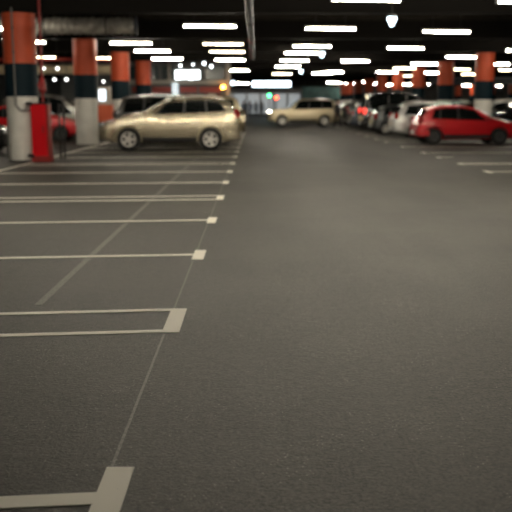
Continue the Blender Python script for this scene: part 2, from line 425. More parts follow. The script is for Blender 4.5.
# ------------------------------------------------------------------ red cabinet, riser, conduit, posts
M_CABRED = mat('cabinet_red', (0.62, 0.002, 0.008), 0.5, 0, .2)
M_CHR = mat('chrome', (0.6, 0.6, 0.6), 0.2, 1.0)
M_BLK = mat('black_rubber', (0.012, 0.012, 0.012), 0.6)
t = thing('hose_cabinet', 'tall narrow bright red fire hose cabinet beside the nearest white column base', 'cabinet', (-5.58, 22.3, 0))
bm = bmesh.new(); box(bm, 0, .17, .80, .40, .30, 1.36, bevel=.015); link('cabinet_body', bm, M_CABRED, t)
bm = bmesh.new(); box(bm, -.01, .005, .80, .34, .025, 1.28, bevel=.008); d_ = link('door', bm, M_CABRED, t)
bm = bmesh.new(); tube(bm, [(.12, -.03, .75), (.12, -.03, .93)], .012, 8); link('handle', bm, M_CHR, d_)
bm = bmesh.new(); box(bm, .235, .16, .78, .06, .32, 1.40, bevel=.01); link('side_frame', bm, M_DRED, t)
bm = bmesh.new(); box(bm, .03, .17, .08, .5, .34, .16, bevel=.01); link('plinth', bm, M_DRED, t)
bm = bmesh.new(); box(bm, .03, .17, 1.50, .46, .36, .04, bevel=.01); link('top_cap', bm, M_BLK, t)
for zz in (.17, 1.5):
    bm = bmesh.new(); tube(bm, [(-.27, -.02, zz), (-.14, -.02, zz)], .05, 10); tube(bm, [(-.27, -.08, zz), (-.27, .06, zz)], .035, 10); link('valve', bm, M_BLK, t)
t = thing('sprinkler_riser', 'thin dark red vertical pipe rising from the red cabinet to the ceiling', 'pipe', (-5.48, 22.47, 1.521))
bm = bmesh.new(); tube(bm, [(0, 0, 0), (0, 0, ZD-1.52)], .035, 12); link('pipe_run', bm, M_DRED, t, 40)
bm = bmesh.new(); tube(bm, [(0, 0, .25), (0, 0, .32), (0, 0, .55), (0, 0, .65)], [.04, .11, .08, .04], 12); link('valve_body', bm, M_RED, t, 40)
bm = bmesh.new(); lathe(bm, [(0, -.01), (.09, -.01), (.09, .01), (0, .01)], 16, Matrix.Translation((0, -.13, .45)) @ Matrix.Rotation(pi/2, 4, 'X')); tube(bm, [(0, -.13, .45), (0, 0, .45)], .012, 6); link('hand_wheel', bm, M_RED, t, 40)
bm = bmesh.new(); tube(bm, [(0, 0, 2.0), (0, 0, 2.12)], .05, 12); link('coupling', bm, M_DRED, t, 40)
# conduit on the nearest column
def on_col(a, r=.445): return (CXL + r*sin(a), COLY[0] - r*cos(a))
pts = []
a0 = radians(-7)
x, y = on_col(a0); pts += [(x, y, 3.9), (x, y, 2.6), (x, y, 1.45)]
for k in range(1, 5):
    a = a0 + radians(7*k); x, y = on_col(a); pts.append((x, y, 1.45 - .05*min(k, 2) - (.03 if k > 1 else 0)))
for k in range(5, 9):
    a = a0 + radians(7*k); x, y = on_col(a); pts.append((x, y, 1.32))
t = thing('cable_conduit', 'thin grey conduit down the nearest column bending towards the red cabinet', 'conduit')
bm = bmesh.new(); tube(bm, pts, .024, 8); link('conduit_run', bm, mat('conduit_grey', (.13, .13, .125), .5), t, 50)
for zz in (3.4, 2.8, 2.1):
    x, y = on_col(a0); bm = bmesh.new(); box(bm, x, y+.005, zz, .08, .04, .03, rz=a0); link('clip', bm, M_ROD, t)
# dark barrier behind the cabinet
t = thing('guard_rail', 'thin black metal guard frame standing right of the red cabinet', 'barrier', (-5.33, 23.6, 0))
for xx in (.0, .12):
    bm = bmesh.new(); tube(bm, [(xx, 0, 0), (xx, 0, 1.5)], .03, 10); link('post', bm, M_BLK, t, 40)
    bm = bmesh.new(); box(bm, xx, 0, .01, .09, .14, .02); link('base_plate', bm, M_BLK, t)
for zz in (.3, 1.46):
    bm = bmesh.new(); tube(bm, [(0, 0, zz), (.12, 0, zz)], .022, 8); link('rail', bm, M_BLK, t, 40)

# ------------------------------------------------------------------ cars
def paint(name, c, metal=0.6, rough=0.32): return mat('paint_' + name, c, rough, metal, 0.5, coat=0.8)
M_GLASS = mat('dark_glass', (0.008, 0.010, 0.010), 0.04, 0, 0.7)
M_TYRE = mat('tyre_rubber', (0.012, 0.012, 0.012), 0.75)
M_RIM = mat('alloy_rim', (0.68, 0.66, 0.62), 0.4, 0.5)
M_DRIM = mat('dark_rim', (0.05, 0.05, 0.05), 0.5)
M_PLAST = mat('black_plastic', (0.015, 0.015, 0.016), 0.5)
M_HEAD = mat('headlamp_glass', (0.75, 0.77, 0.78), 0.08, 0.6)
M_TAIL = mat('tail_lamp_red', (0.22, 0.006, 0.006), 0.15, 0, 0.6)
M_PLATE = mat('plate_white', (0.7, 0.7, 0.68), 0.5)
M_LIT = mat('lit_headlamp', (1, 1, 1), 0.3, emit=(1, .93, .78), es=18)
M_LITR = mat('lit_tail_lamp', (1, .1, .1), 0.3, emit=(1, .05, .03), es=1.6)

SPECS = {
 'suv': dict(L=4.40, W=1.82, clear=.26, wheels=(.82, 3.44), r=.37, belt=[(0, .72), (.25, .90), (1.2, 1.10), (1.6, 1.13), (4.1, 1.25), (4.40, 1.15)],
    top=[(0, .55), (.02, .78), (.10, .90), (.40, 1.01), (.8, 1.11), (1.22, 1.20), (2.02, 1.60), (2.4, 1.665), (3.0, 1.695), (3.6, 1.675), (4.0, 1.61), (4.12, 1.54), (4.28, 1.20), (4.36, 1.02), (4.39, .75), (4.40, .5)],
    ws=(1.28, 1.98), rw=(4.13, 4.27), sides=[(1.60, 2.0, 2.56, 2.60), (2.64, 2.66, 3.30, 3.26), (3.36, 3.32, 3.98, 3.72)], rails=True, spare=True),
 'hatch': dict(L=3.82, W=1.66, clear=.20, wheels=(.78, 3.22), r=.30, belt=[(0, .58), (.3, .78), (1.1, .86), (3.6, .95), (3.82, .90)],
    top=[(0, .45), (.03, .62), (.12, .75), (.5, .88), (.98, .99), (1.75, 1.36), (2.2, 1.435), (2.8, 1.43), (3.25, 1.36), (3.42, 1.29), (3.66, .98), (3.76, .88), (3.80, .7), (3.82, .45)],
    ws=(1.05, 1.70), rw=(3.45, 3.64), sides=[(1.20, 1.70, 2.28, 2.30), (2.38, 2.38, 2.98, 2.94), (3.05, 3.02, 3.32, 3.20)], rails=False, spare=False),
 'range': dict(L=4.75, W=1.92, clear=.26, wheels=(.90, 3.72), r=.38, belt=[(0, .75), (.2, 1.0), (1.3, 1.10), (4.5, 1.16), (4.75, 1.10)],
    top=[(0, .6), (.02, .85), (.08, 1.02), (.35, 1.10), (1.35, 1.18), (1.98, 1.72), (2.3, 1.80), (3.3, 1.82), (4.15, 1.78), (4.38, 1.70), (4.62, 1.18), (4.70, 1.02), (4.74, .8), (4.75, .55)],
    ws=(1.42, 1.93), rw=(4.40, 4.60), sides=[(1.62, 2.0, 2.66, 2.66), (2.76, 2.76, 3.52, 3.52), (3.62, 3.62, 4.34, 4.22)], rails=False, spare=False),
 'van': dict(L=4.65, W=1.86, clear=.20, wheels=(.92, 3.75), r=.34, belt=[(0, .68), (.3, .9), (1.0, 1.02), (4.4, 1.08), (4.65, 1.0)],
    top=[(0, .5), (.03, .72), (.12, .88), (.4, .99), (.80, 1.10), (1.75, 1.74), (2.2, 1.86), (3.2, 1.90), (4.0, 1.87), (4.35, 1.80), (4.55, 1.10), (4.61, .95), (4.64, .75), (4.65, .5)],
    ws=(.88, 1.70), rw=(4.37, 4.53), sides=[(1.20, 1.78, 2.30, 2.30), (2.40, 2.40, 3.25, 3.25), (3.35, 3.35, 4.28, 4.16)], rails=True, spare=False),
 'wagon': dict(L=4.45, W=1.76, clear=.18, wheels=(.85, 3.50), r=.32, belt=[(0, .60), (.3, .80), (1.2, .92), (4.2, 1.02), (4.45, .95)],
    top=[(0, .45), (.03, .62), (.12, .74), (.5, .86), (1.2, .98), (1.98, 1.46), (2.4, 1.54), (3.2, 1.55), (3.85, 1.49), (4.05, 1.40), (4.30, .99), (4.40, .86), (4.43, .7), (4.45, .45)],
    ws=(1.28, 1.92), rw=(4.08, 4.28), sides=[(1.58, 1.98, 2.56, 2.58), (2.66, 2.66, 3.34, 3.34), (3.44, 3.42, 4.0, 3.84)], rails=True, spare=False),
}
def interp(pl, x):
    if x <= pl[0][0]: return pl[0][1]
    for (a, b), (c, d) in zip(pl, pl[1:]):
        if x <= c: return b + (d-b)*(x-a)/max(c-a, 1e-9)
    return pl[-1][1]

_s = SPECS['suv']; _e = .14
for _k in ('top', 'belt'): _s[_k] = [(x + (_e if x > .3 else _e*x/.3), z) for x, z in _s[_k]]
_s['L'] += _e; _s['wheels'] = tuple(x + _e for x in _s['wheels']); _s['ws'] = tuple(x + _e for x in _s['ws']); _s['rw'] = tuple(x + _e for x in _s['rw'])
_s['sides'] = [tuple(x + _e for x in q) for q in _s['sides']]

class Car:
    def __init__(s, S):
        s.S = S; s.L = S['L']; s.W = S['W']; s.zr = max(z for _, z in S['top'])
    def T(s, x): return interp(s.S['top'], x)
    def B(s, x): return min(interp(s.S['belt'], x), s.T(x) - .03)
    def plan(s, x):
        t = abs(2*x/s.L - 1); return 1 - .03*t**2 - .11*t**12
    def hw(s, x, z):
        w = s.W/2*s.plan(x); b = interp(s.S['belt'], x)
        if z <= .3: return w*.955
        if z <= .6: return w*(.955 + .045*(z-.3)/.3)
        if z <= b: return w*(1 - .04*max(0, (z-.6)/(b-.6)))
        return w*(.96 - .20*(z-b)/(s.zr-b))
    def clear(s, x):
        c = s.S['clear']; t = min(x, s.L-x)
        return c + max(0, .12*(1 - t/.45))
    def section(s, x):
        T, B, c = s.T(x), s.B(x), s.clear(x)
        mid = min(.6, (c+.05+B)/2)
        pts = [(0, c), (s.hw(x, c)*.88, c), (s.hw(x, c+.07), c+.07), (s.hw(x, mid), mid), (s.hw(x, (mid+B)/2), (mid+B)/2), (s.hw(x, B), B)]
        d = min(.075, (T-B)*.6)
        pts += [(s.hw(x, T-d), T-d), (s.hw(x, T)-.05, T-d*.35), (s.hw(x, T)-.13, T), (s.hw(x, T)*.45, T+.018), (0, T+.024)]
        return pts
    def topz(s, x, yf):     # height of the top skin at fraction yf of half width
        return s.T(x) + .022*(1-abs(yf)**2)
    def body(s):
        xs = sorted(set([p[0] for p in s.S['top']] + [s.L*i/44 for i in range(45)]))
        xs = [xs[0]] + [b for a, b in zip(xs, xs[1:]) if b - a > .008]
        bm = bmesh.new(); rings = []
        for x in xs:
            p = s.section(x); loop = [(y, z) for y, z in p] + [(-y, z) for y, z in p[-2:0:-1]]
            rings.append([bm.verts.new((x - s.L/2, y, z)) for y, z in loop])
        n = len(rings[0])
        for a, b in zip(rings, rings[1:]):
            for k in range(n): bm.faces.new((a[k], a[(k+1) % n], b[(k+1) % n], b[k]))
        bm.faces.new(rings[0]); bm.faces.new(rings[-1][::-1])
        bmesh.ops.recalc_face_normals(bm, faces=bm.faces)
        return bm
    def topatch(s, xa, xb, yf, off=.006, th=.02):
        bm = bmesh.new(); nx, ny = 8, 8; g = []
        xs = sorted(set([xa + (xb-xa)*i/nx for i in range(nx+1)]))
        for lay in (off, -th):
            rows = []
            for x in xs:
                w = (s.hw(x, s.T(x)) - .12)*yf
                e = .01; sl = (s.T(x+e)-s.T(x-e))/(2*e); nrm = Vector((-sl, 0, 1)).normalized()
                rows.append([bm.verts.new(Vector((x - s.L/2, w*(2*j/ny-1), s.topz(x, 2*j/ny-1))) + nrm*lay) for j in range(ny+1)])
            g.append(rows)
        for r in g:
            for i in range(len(xs)-1):
                for j in range(ny): bm.faces.new((r[i][j], r[i+1][j], r[i+1][j+1], r[i][j+1]))
        a, b = g; m = len(xs)-1
        for i in range(m):
            for j in (0, ny): bm.faces.new((a[i][j], a[i+1][j], b[i+1][j], b[i][j]))
        for j in range(ny):
            for i in (0, m): bm.faces.new((a[i][j], a[i][j+1], b[i][j+1], b[i][j]))
        return bm
    def sidepatch(s, q, sgn, zlo=None, zhi=None, off=.008, th=.02):
        x0b, x0t, x1t, x1b = q[0], q[1], q[3], q[2]
        bm = bmesh.new(); nx, nz = 6, 4; g = []
        for lay in (off, -th):
            rows = []
            for i in range(nx+1):
                u = i/nx; row = []
                for j in range(nz+1):
                    v = j/nz
                    x = (x0b + (x1b-x0b)*u)*(1-v) + (x0t + (x1t-x0t)*u)*v
                    if zlo is None:
                        a = interp(s.S['belt'], x) + .015; b = max(a+.01, s.T(x) - .095)
                    else: a, b = zlo, zhi
                    z = a + (b-a)*v
                    row.append(bm.verts.new((x - s.L/2, sgn*(s.hw(x, z) + lay), z)))
                rows.append(row)
            g.append(rows)
        for r in g:
            for i in range(nx):
                for j in range(nz): bm.faces.new((r[i][j], r[i+1][j], r[i+1][j+1], r[i][j+1]))
        a, b = g
        for i in range(nx):
            for j in (0, nz): bm.faces.new((a[i][j], a[i+1][j], b[i+1][j], b[i][j]))
        for j in range(nz):
            for i in (0, nx): bm.faces.new((a[i][j], a[i][j+1], b[i][j+1], b[i][j]))
        return bm
    def bumper(s, front, z0, z1, off=.025, reach=.42):
        bm = bmesh.new(); path = []
        end = 0 if front else s.L
        xs = [reach*(1-i/6) for i in range(7)] if front else [s.L - reach*(1-i/6) for i in range(7)]
        for sg in (1, -1):
            pp = [(x, sg*(s.hw(x, .5))) for x in xs]
            pp.append((end - (off if front else -off), sg*s.hw(end, .5)*.86))
            path += pp if sg > 0 else pp[::-1]
        rings = []
        for i, (x, y) in enumerate(path):
            sgx = -1 if front else 1
            o = Vector((0, off if y > 0 else -off, 0)) if i not in (7, 8) else Vector((0, 0, 0))
            inn = Vector((0, -.08 if y > 0 else .08, 0)) if i not in (6, 7, 8, 9) else Vector((-sgx*.08, 0, 0))
            p = Vector((x - s.L/2, y, 0))
            rings.append([bm.verts.new(p+o+Vector((0, 0, z0+.02))), bm.verts.new(p+o*1.25+Vector((0, 0, (z0+z1)/2))), bm.verts.new(p+o+Vector((0, 0, z1-.02))),
                          bm.verts.new(p+inn+Vector((0, 0, z1))), bm.verts.new(p+inn+Vector((0, 0, z0)))])
        for a, b in zip(rings, rings[1:]):
            for k in range(5): bm.faces.new((a[k], a[(k+1) % 5], b[(k+1) % 5], b[k]))
        bm.faces.new(rings[0]); bm.faces.new(rings[-1])
        return bm

def boolean_cut(o, cutter):
    md = o.modifiers.new('cut', 'BOOLEAN'); md.operation = 'DIFFERENCE'; md.object = cutter; md.solver = 'EXACT'
    dg = bpy.context.evaluated_depsgraph_get(); dg.update()
    me = bpy.data.meshes.new_from_object(o.evaluated_get(dg))
    o.modifiers.clear(); old = o.data; o.data = me; bpy.data.meshes.remove(old)
    bpy.data.objects.remove(cutter)

def make_car(kind):
    S = SPECS[kind]; c = Car(S); L, W, r = c.L, c.W, S['r']
    t = thing('car', 'x', 'car')
    P = M_PAINT0
    b = link('body', c.body(), P, t)
    cb = bmesh.new()
    for wx in S['wheels']:
        for sg in (1, -1):
            lathe(cb, [(0, -.17), (r*1.25, -.17), (r*1.25, .17), (0, .17)], 28, Matrix.Translation((wx-L/2, sg*(W/2-.13), r)) @ Matrix.Rotation(pi/2, 4, 'X'))
    bmesh.ops.recalc_face_normals(cb, faces=cb.faces)
    cut = link('cutter', cb)
    boolean_cut(b, cut)
    tmp = bmesh.new(); tmp.from_mesh(b.data)
    for f in tmp.faces:
        f.smooth = True; f.material_index = 0
        cc = f.calc_center_median()
        for wx in S['wheels']:
            if math.hypot(cc.x-(wx-L/2), cc.z-r) < r*1.255 and abs(cc.y) < W/2*.97: f.material_index = 1
    for e in tmp.edges:
        if len(e.link_faces) == 2 and e.calc_face_angle(0) > radians(38): e.smooth = False
    tmp.to_mesh(b.data); tmp.free()
    b.data.materials.clear(); b.data.materials.append(P); b.data.materials.append(M_PLAST)
    # glass
    link('windshield', c.topatch(S['ws'][0], S['ws'][1], .97), M_GLASS, t, 30)
    link('rear_window', c.topatch(S['rw'][0], S['rw'][1], .90), M_GLASS, t, 30)
    for sg in (1, -1):
        for q in S['sides']: link('side_window', c.sidepatch(q, sg), M_GLASS, t, 30)
    for sg in (1, -1):
        for q, q2 in zip(S['sides'], S['sides'][1:]):
            link('door_pillar', c.sidepatch((q[2]-.01, q[3]-.01, q2[0]+.01, q2[1]+.01), sg, off=.005), M_PLAST, t, 30)
    # wheels
    for wx in S['wheels']:
        for sg in (1, -1):
            M = Matrix.Translation((wx-L/2, sg*(W/2-.115), r)) @ Matrix.Rotation(-sg*pi/2, 4, 'X')
            bm = bmesh.new(); lathe(bm, [(r*.64, -.10), (r*.9, -.105), (r*.985, -.085), (r, -.04), (r, .04), (r*.985, .085), (r*.9, .105), (r*.68, .10), (r*.64, .06), (r*.64, -.10)], 32, M)
            w = link('wheel', bm, M_TYRE, t, 50)
            bm = bmesh.new()
            lathe(bm, [(0, .02), (r*.62, .0), (r*.62, .03), (0, .035)], 28, M, 1)
            lathe(bm, [(r*.63, .0), (r*.66, .09), (r*.63, .105), (r*.55, .10), (r*.56, .03), (r*.63, .0)], 28, M)
            for k in range(5):
                a = 2*pi*k/5
                tt = bmesh.new(); bmesh.ops.create_cube(tt, size=1, matrix=M @ Matrix.Rotation(a, 4, 'Z') @ Matrix.Translation((r*.33, 0, .065)) @ Matrix.Diagonal((r*.62, r*.24, .05, 1)))
                merge(bm, tt)
            lathe(bm, [(0, .10), (r*.13, .095), (r*.14, .05), (0, .05)], 14, M)
            link('rim', bm, None, w, 50, mats=[M_RIM, M_DRIM])
    # lamps
    zh = c.T(.3) - .13
    for sg in (1, -1):
        bm = bmesh.new(); ellipsoid(bm, (.17-L/2, sg*c.hw(.17, zh)*.80, zh), (.17, .17, .085), Matrix.Rotation(-sg*.55, 4, 'Z')); link('headlamp', bm, M_HEAD, t, 60)
        xt = L - .12; zt = interp(S['belt'], L-.3) - .08
        bm = bmesh.new(); ellipsoid(bm, (xt, 0, 0), (0, 0, 0)); bm.free()
        bm = bmesh.new(); ellipsoid(bm, (xt-L/2, sg*(c.hw(xt, zt)-.05), zt), (.115, .085, .17)); link('tail_lamp', bm, M_TAIL, t, 60)
        bm = bmesh.new(); mx = S['ws'][0]+.22
        ellipsoid(bm, (mx-L/2, sg*(c.hw(mx, 1)+.12), interp(S['belt'], mx)+.10), (.06, .10, .075))
        tube(bm, [(mx-L/2, sg*(c.hw(mx, 1)-.03), interp(S['belt'], mx)+.03), (mx-L/2, sg*(c.hw(mx, 1)+.08), interp(S['belt'], mx)+.06)], .025, 8)
        link('wing_mirror', bm, P, t, 60)
        for q in S['sides'][:2]:
            hx = q[2] - .14; hz = interp(S['belt'], hx) - .10
            bm = bmesh.new(); box(bm, hx-L/2, sg*(c.hw(hx, hz)+.015), hz, .17, .03, .03, bevel=.008); link('door_handle', bm, P, t)
        bm = c.sidepatch((S['wheels'][0]+r*1.2, S['wheels'][0]+r*1.2, S['wheels'][1]-r*1.2, S['wheels'][1]-r*1.2), sg, S['clear']+.06, S['clear']+.17, .018); link('side_sill', bm, M_PLAST, t, 30)
        if S['rails']:
            x0, x1 = S['ws'][1]+.35, S['rw'][0]-.25
            pp = [(x0-L/2+(x1-x0)*i/8, sg*(c.hw(x0, c.zr)-.10), c.T(x0+(x1-x0)*i/8) + (.055 if 0 < i < 8 else 0.0)) for i in range(9)]
            bm = bmesh.new(); tube(bm, pp, .016, 8); link('roof_rail', bm, M_RIM, t, 60)
    zb = S['clear']
    link('front_bumper', c.bumper(True, zb+.10, zb+.36), P, t, 40)
    link('rear_bumper', c.bumper(False, zb+.10, zb+.36), P, t, 40)
    zg = (c.T(.02) + zb + .36)/2
    bm = bmesh.new(); box(bm, -L/2+.02, 0, zg, .06, W*.42, .13, bevel=.02); link('grille', bm, M_PLAST, t)
    for sx in (-1, 1):
        bm = bmesh.new(); box(bm, sx*(L/2+.045), 0, zb+.24, .02, .50, .11, bevel=.004); link('licence_plate', bm, M_PLATE, t)
    bm = bmesh.new(); box(bm, -L/2+.05, 0, zb+.09, .12, W*.6, .06, bevel=.01); link('air_intake', bm, M_PLAST, t)
    if S['spare']:
        M = Matrix.Translation((L/2+.10, 0, .93)) @ Matrix.Rotation(pi/2, 4, 'Y')
        bm = bmesh.new(); lathe(bm, [(0, -.12), (r*.9, -.12), (r, -.06), (r, .05), (r*.92, .10), (0, .11)], 28, M); link('spare_wheel_cover', bm, P, t, 50)
    return t
M_PAINT0 = paint('gold', (0.56, 0.49, 0.36), .8, .27)
CARP = {k: make_car(k) for k in SPECS}
index_kids()
PAINTED = {'body', 'wing_mirror', 'door_handle', 'front_bumper', 'rear_bumper', 'spare_wheel_cover'}
used_c = set(); carlist = []
def add_car(kind, x, y, face, pm, label, group=None, lit=False, tail=False, rz=0):
    """face -1: front towards -X; +1: front towards +X"""
    carlist.append((kind, x, y, face, pm, label, group, lit, tail, rz))
GCL = 'cars parked on the left'; GCR = 'cars parked right of the aisle'
gold = M_PAINT0
silver = paint('silver', (0.55, 0.55, 0.54), .6, .3); red = paint('red', (0.60, 0.005, 0.012), .1, .3)
dgrey = paint('dark_grey', (0.05, 0.052, 0.055), .5, .3); black = paint('black', (0.008, 0.008, 0.009), .2, .25)
navy = paint('dark_blue', (0.012, 0.022, 0.045), .4, .3); grey = paint('grey', (0.20, 0.20, 0.19), .6, .3)
white = paint('white', (0.62, 0.62, 0.60), 0, .35); beige = paint('beige', (0.55, 0.47, 0.31), .6, .36)
add_car('suv', -2.79, 28.55, -1, gold, 'light gold compact SUV parked side on at the left, in full view')
slate = paint('slate', (.05, .05, .05), .4, .3)
add_car('range', -2.95, 33.0, 1, slate, 'grey tall car with dark windows right behind the gold SUV', GCL)
add_car('range', -2.85, 39.4, -1, beige, 'beige car whose back end shows past the rear of the gold SUV', GCL)
add_car('hatch', -8.95, 35.2, 1, red, 'red car with its front showing left of the second white column', GCL)
add_car('wagon', -9.4, 25.8, 1, black, 'black car at the left edge beside the nearest column', GCL)
add_car('van', -9.3, 39.8, 1, grey, 'grey van in shade behind the red car on the left', GCL)
add_car('wagon', -9.2, 46.5, 1, silver, 'silver estate car far back between the left columns', GCL)
add_car('hatch', -13.8, 41.5, -1, dgrey, 'dark grey small car deep between the first two left columns', GCL)
add_car('hatch', 7.88, 32.62, 1, red, 'bright red hatchback parked side on at the right edge')
add_car('wagon', 8.28, 38.6, 1, silver, 'silver estate car directly left of the red hatchback', GCR)
add_car('hatch', 7.6, 42.5, 1, dgrey, 'dark grey small car between the silver estate and the black van', GCR)
add_car('van', 7.95, 46.3, 1, black, 'tall black van with red tail lamp left of the silver estate', GCR, tail=True)
add_car('wagon', 7.8, 51.4, 1, navy, 'dark blue estate car just left of the black van', GCR)
add_car('suv', 8.0, 55.6, 1, dgrey, 'dark grey SUV second beyond the black van', GCR)
add_car('hatch', 7.8, 59.6, 1, white, 'white small car third beyond the black van', GCR)
add_car('wagon', 8.0, 62.8, 1, silver, 'silver estate car fourth beyond the black van', GCR)
add_car('suv', 8.1, 67.5, 1, white, 'white SUV far down the right row', GCR)
add_car('range', 8.2, 73, 1, black, 'black SUV farthest down the right row', GCR)
add_car('range', 3.25, 58.6, -1, beige, 'beige SUV with lit headlamps crossing the far aisle', lit=True)
add_car('van', 13.5, 42.2, -1, black, 'black van at the right edge behind the white column base', 'cars beyond the right columns')
add_car('wagon', 13.9, 46.5, -1, grey, 'grey estate car beyond the right columns, seen over the red roof', 'cars beyond the right columns')
add_car('suv', 13.9, 50.5, -1, silver, 'silver SUV beyond the right columns, seen over the silver estate', 'cars beyond the right columns')
add_car('wagon', 13.9, 57.5, -1, dgrey, 'dark grey estate car farther beyond the right columns', 'cars beyond the right columns')
add_car('suv', 13.9, 64, -1, white, 'white SUV farthest beyond the right columns', 'cars beyond the right columns')
add_car('wagon', 20.5, 52, 1, silver, 'silver estate car in the third row at far right', 'cars in the third row')
add_car('van', 20.5, 58, 1, dgrey, 'dark grey van in the third row at far right', 'cars in the third row')
add_car('suv', 20.5, 66, 1, white, 'white SUV in the third row at far right', 'cars in the third row')
order = sorted(carlist, key=lambda c: 0)
for kind, x, y, face, pm, label, group, lit, tail, rz in order:
    if kind in used_c: o = copy_tree(CARP[kind])
    else: used_c.add(kind); o = None
    root = o or CARP[kind]
    root.location = (x, y, 0)
    if kind == 'van' and tail: root.scale = (1, 1, 1.09)
    root.rotation_euler = (0, 0, (0 if face < 0 else pi) + (.06 if x < 0 else .03))
    tag(root, label, 'car', group)
    carlist[carlist.index((kind, x, y, face, pm, label, group, lit, tail, rz))] = (root, pm, lit, tail)
index_kids()
for root, pm, lit, tail in carlist:
    ks = KIDS[root.name]
    nh = 0
    if pm in (red, black):
        for wch in ks:
            if wch.name.split('.')[0] == 'wheel':
                for rm in KIDS.get(wch.name, []):
                    rm.material_slots[0].link = 'OBJECT'; rm.material_slots[0].material = M_DRIM; rm['label'] = 'dark wheel cover'
    for ch in ks:
        base = ch.name.split('.')[0]
        if base in PAINTED:
            ch.material_slots[0].link = 'OBJECT'; ch.material_slots[0].material = pm
        if base == 'roof_rail' and pm in (black, dgrey, navy, grey):
            ch.material_slots[0].link = 'OBJECT'; ch.material_slots[0].material = M_DRIM
        if base == 'tail_lamp' and pm is slate:
            ch.material_slots[0].link = 'OBJECT'; ch.material_slots[0].material = M_PLAST; ch['label'] = 'dark unlit tail lamp'
        if base == 'headlamp' and lit:
            ch.material_slots[0].link = 'OBJECT'; ch.material_slots[0].material = M_LIT; ch['label'] = 'lit headlamp'
        if base == 'tail_lamp' and tail:
            ch.material_slots[0].link = 'OBJECT'; ch.material_slots[0].material = M_LITR; ch['label'] = 'glowing red tail lamp'

# ------------------------------------------------------------------ shop front on the left
M_SHOPW = mat('shop_grey', (0.13, 0.14, 0.14), 0.6)
M_TEAL = mat('teal_glass', (0.03, 0.055, 0.06), 0.15, emit=None)
M_PALE = mat('pale_frame', (0.42, 0.39, 0.34), 0.5)
M_SIGN = mat('lit_sign', (1, 1, 1), 0.4, emit=(0.86, 0.97, 1.0), es=4)
M_REDP = mat('red_panel', (0.32, 0.045, 0.035), 0.5)
M_SPOT = mat('spot_lens', (1, 1, 1), 0.3, emit=(0.85, 0.95, 1.0), es=6)
M_AMB = mat('amber_lens', (1, .5, .1), 0.3, emit=(1.0, 0.38, 0.05), es=20)
SY = 52.5
t = thing('shop_front', 'grey shop front with pale frame and red panels behind the gold car', 'shop front', (0, SY, 0))
def shop_box(name, x0, x1, r0, r1, yo, dp, m, par=None, bev=0):
    bm = bmesh.new(); zt, zb = pz(r0), max(0, pz(r1))
    zt = min(zt, ZD-.16)
    box(bm, (px(x0)+px(x1))/2, yo, (zt+zb)/2, px(x1)-px(x0), dp, zt-zb, bevel=bev)
    return link(name, bm, m, par or t)
shop_box('shop_wall', 60, 229, 40, 200, 1.6, 2.6, M_SHOPW)
for k, (a, b) in enumerate(((130, 158), (162, 184), (206, 224))):
    shop_box('upper_window', a, b, 66, 79, .26, .1, M_TEAL)
shop_box('fascia', 120, 228, 80, 84, .12, .36, M_PALE, bev=.02)
shop_box('corner_post', 226, 230.5, 62, 200, .1, .4, M_PALE, bev=.02)
shop_box('frame_post', 168, 170.5, 62, 80, .2, .2, M_PALE)
for k, (a, b) in enumerate(((132, 150), (152, 171), (180, 197), (199, 221))):
    p = shop_box('red_panel', a, b, 86.5, 92.5, .22, .12, M_REDP, bev=.02)
    shop_box('lower_window', a, b, 93.5, 104, .25, .1, M_TEAL)
    for j in range(5):
        xx = a + (b-a)*(j+.5)/5
        shop_box('poster', xx-1.3, xx+1.3, 94.5, 98 if j % 2 else 97, .16, .04, M_REDP if j % 3 else M_PALE)
shop_box('white_pillar', 172.5, 178, 83, 104, .02, .4, mat('white_pillar_glow', (.75, .8, .8), .4, emit=(.8, .93, 1), es=.55), bev=.03)  # plain white pillar; its brightness is put in as a weak glow
shop_box('notice', 208, 216, 93.5, 100, .1, .1, M_PALE)
t2 = thing('lit_sign', 'glowing white illegible shop sign above the gold car', 'sign', (0, SY, 0))
bm = bmesh.new(); box(bm, (px(175)+px(201.5))/2, -.22, (pz(69)+pz(80))/2, px(201.5)-px(175), .12, pz(69)-pz(80), bevel=.03); link('backing', bm, M_HOUS, t2)
for k, w in enumerate((0, 1, 2, 3)):
    a = 176.2 + k*6.3
    bm = bmesh.new(); box(bm, (px(a)+px(a+5.3))/2, -.31, (pz(70.6)+pz(79.2 if k % 2 else 79.8))/2, px(a+5.3)-px(a), .08, pz(70.6)-pz(79.2 if k % 2 else 79.8), bevel=.03); link('sign_letter', bm, M_SIGN, t2)
for xx, rr, kk in ((181.5, 66, .8), (194, 65, .6), (205, 63.7, 1.0), (212, 66.8, .9)):
    t3 = thing('spotlight', 'small round bluish spotlight above the lit shop sign, at column %s' % {181.5: 'far left', 194: 'second', 205: 'third and brightest', 212: 'far right'}[xx], 'spotlight', (px(xx), SY-.48, pz(rr)), group='spotlights above the shop sign')
    bm = bmesh.new(); tube(bm, [(0, .28, 0), (0, 0, 0)], .10, 12); tube(bm, [(0, .2, 0), (0, .755, 0)], .02, 6); link('spot_housing', bm, M_HOUS, t3, 40)
    bm = bmesh.new(); lathe(bm, [(0, 0), (.085*kk, 0), (.085*kk, .03), (0, .04)], 14, Matrix.Translation((0, -.0, 0)) @ Matrix.Rotation(pi/2, 4, 'X')); link('lens', bm, M_SPOT, t3, 40)
t3 = thing('amber_beacon', 'round orange warning lamp on the corner of the shop front', 'lamp', (px(223.2), SY-.2, pz(87.3)))
bm = bmesh.new(); ellipsoid(bm, (0, -.05, 0), (.12, .1, .12)); link('lens', bm, M_AMB, t3, 60)
bm = bmesh.new(); box(bm, 0, .1, 0, .2, .2, .2, bevel=.02); link('base', bm, M_HOUS, t3)

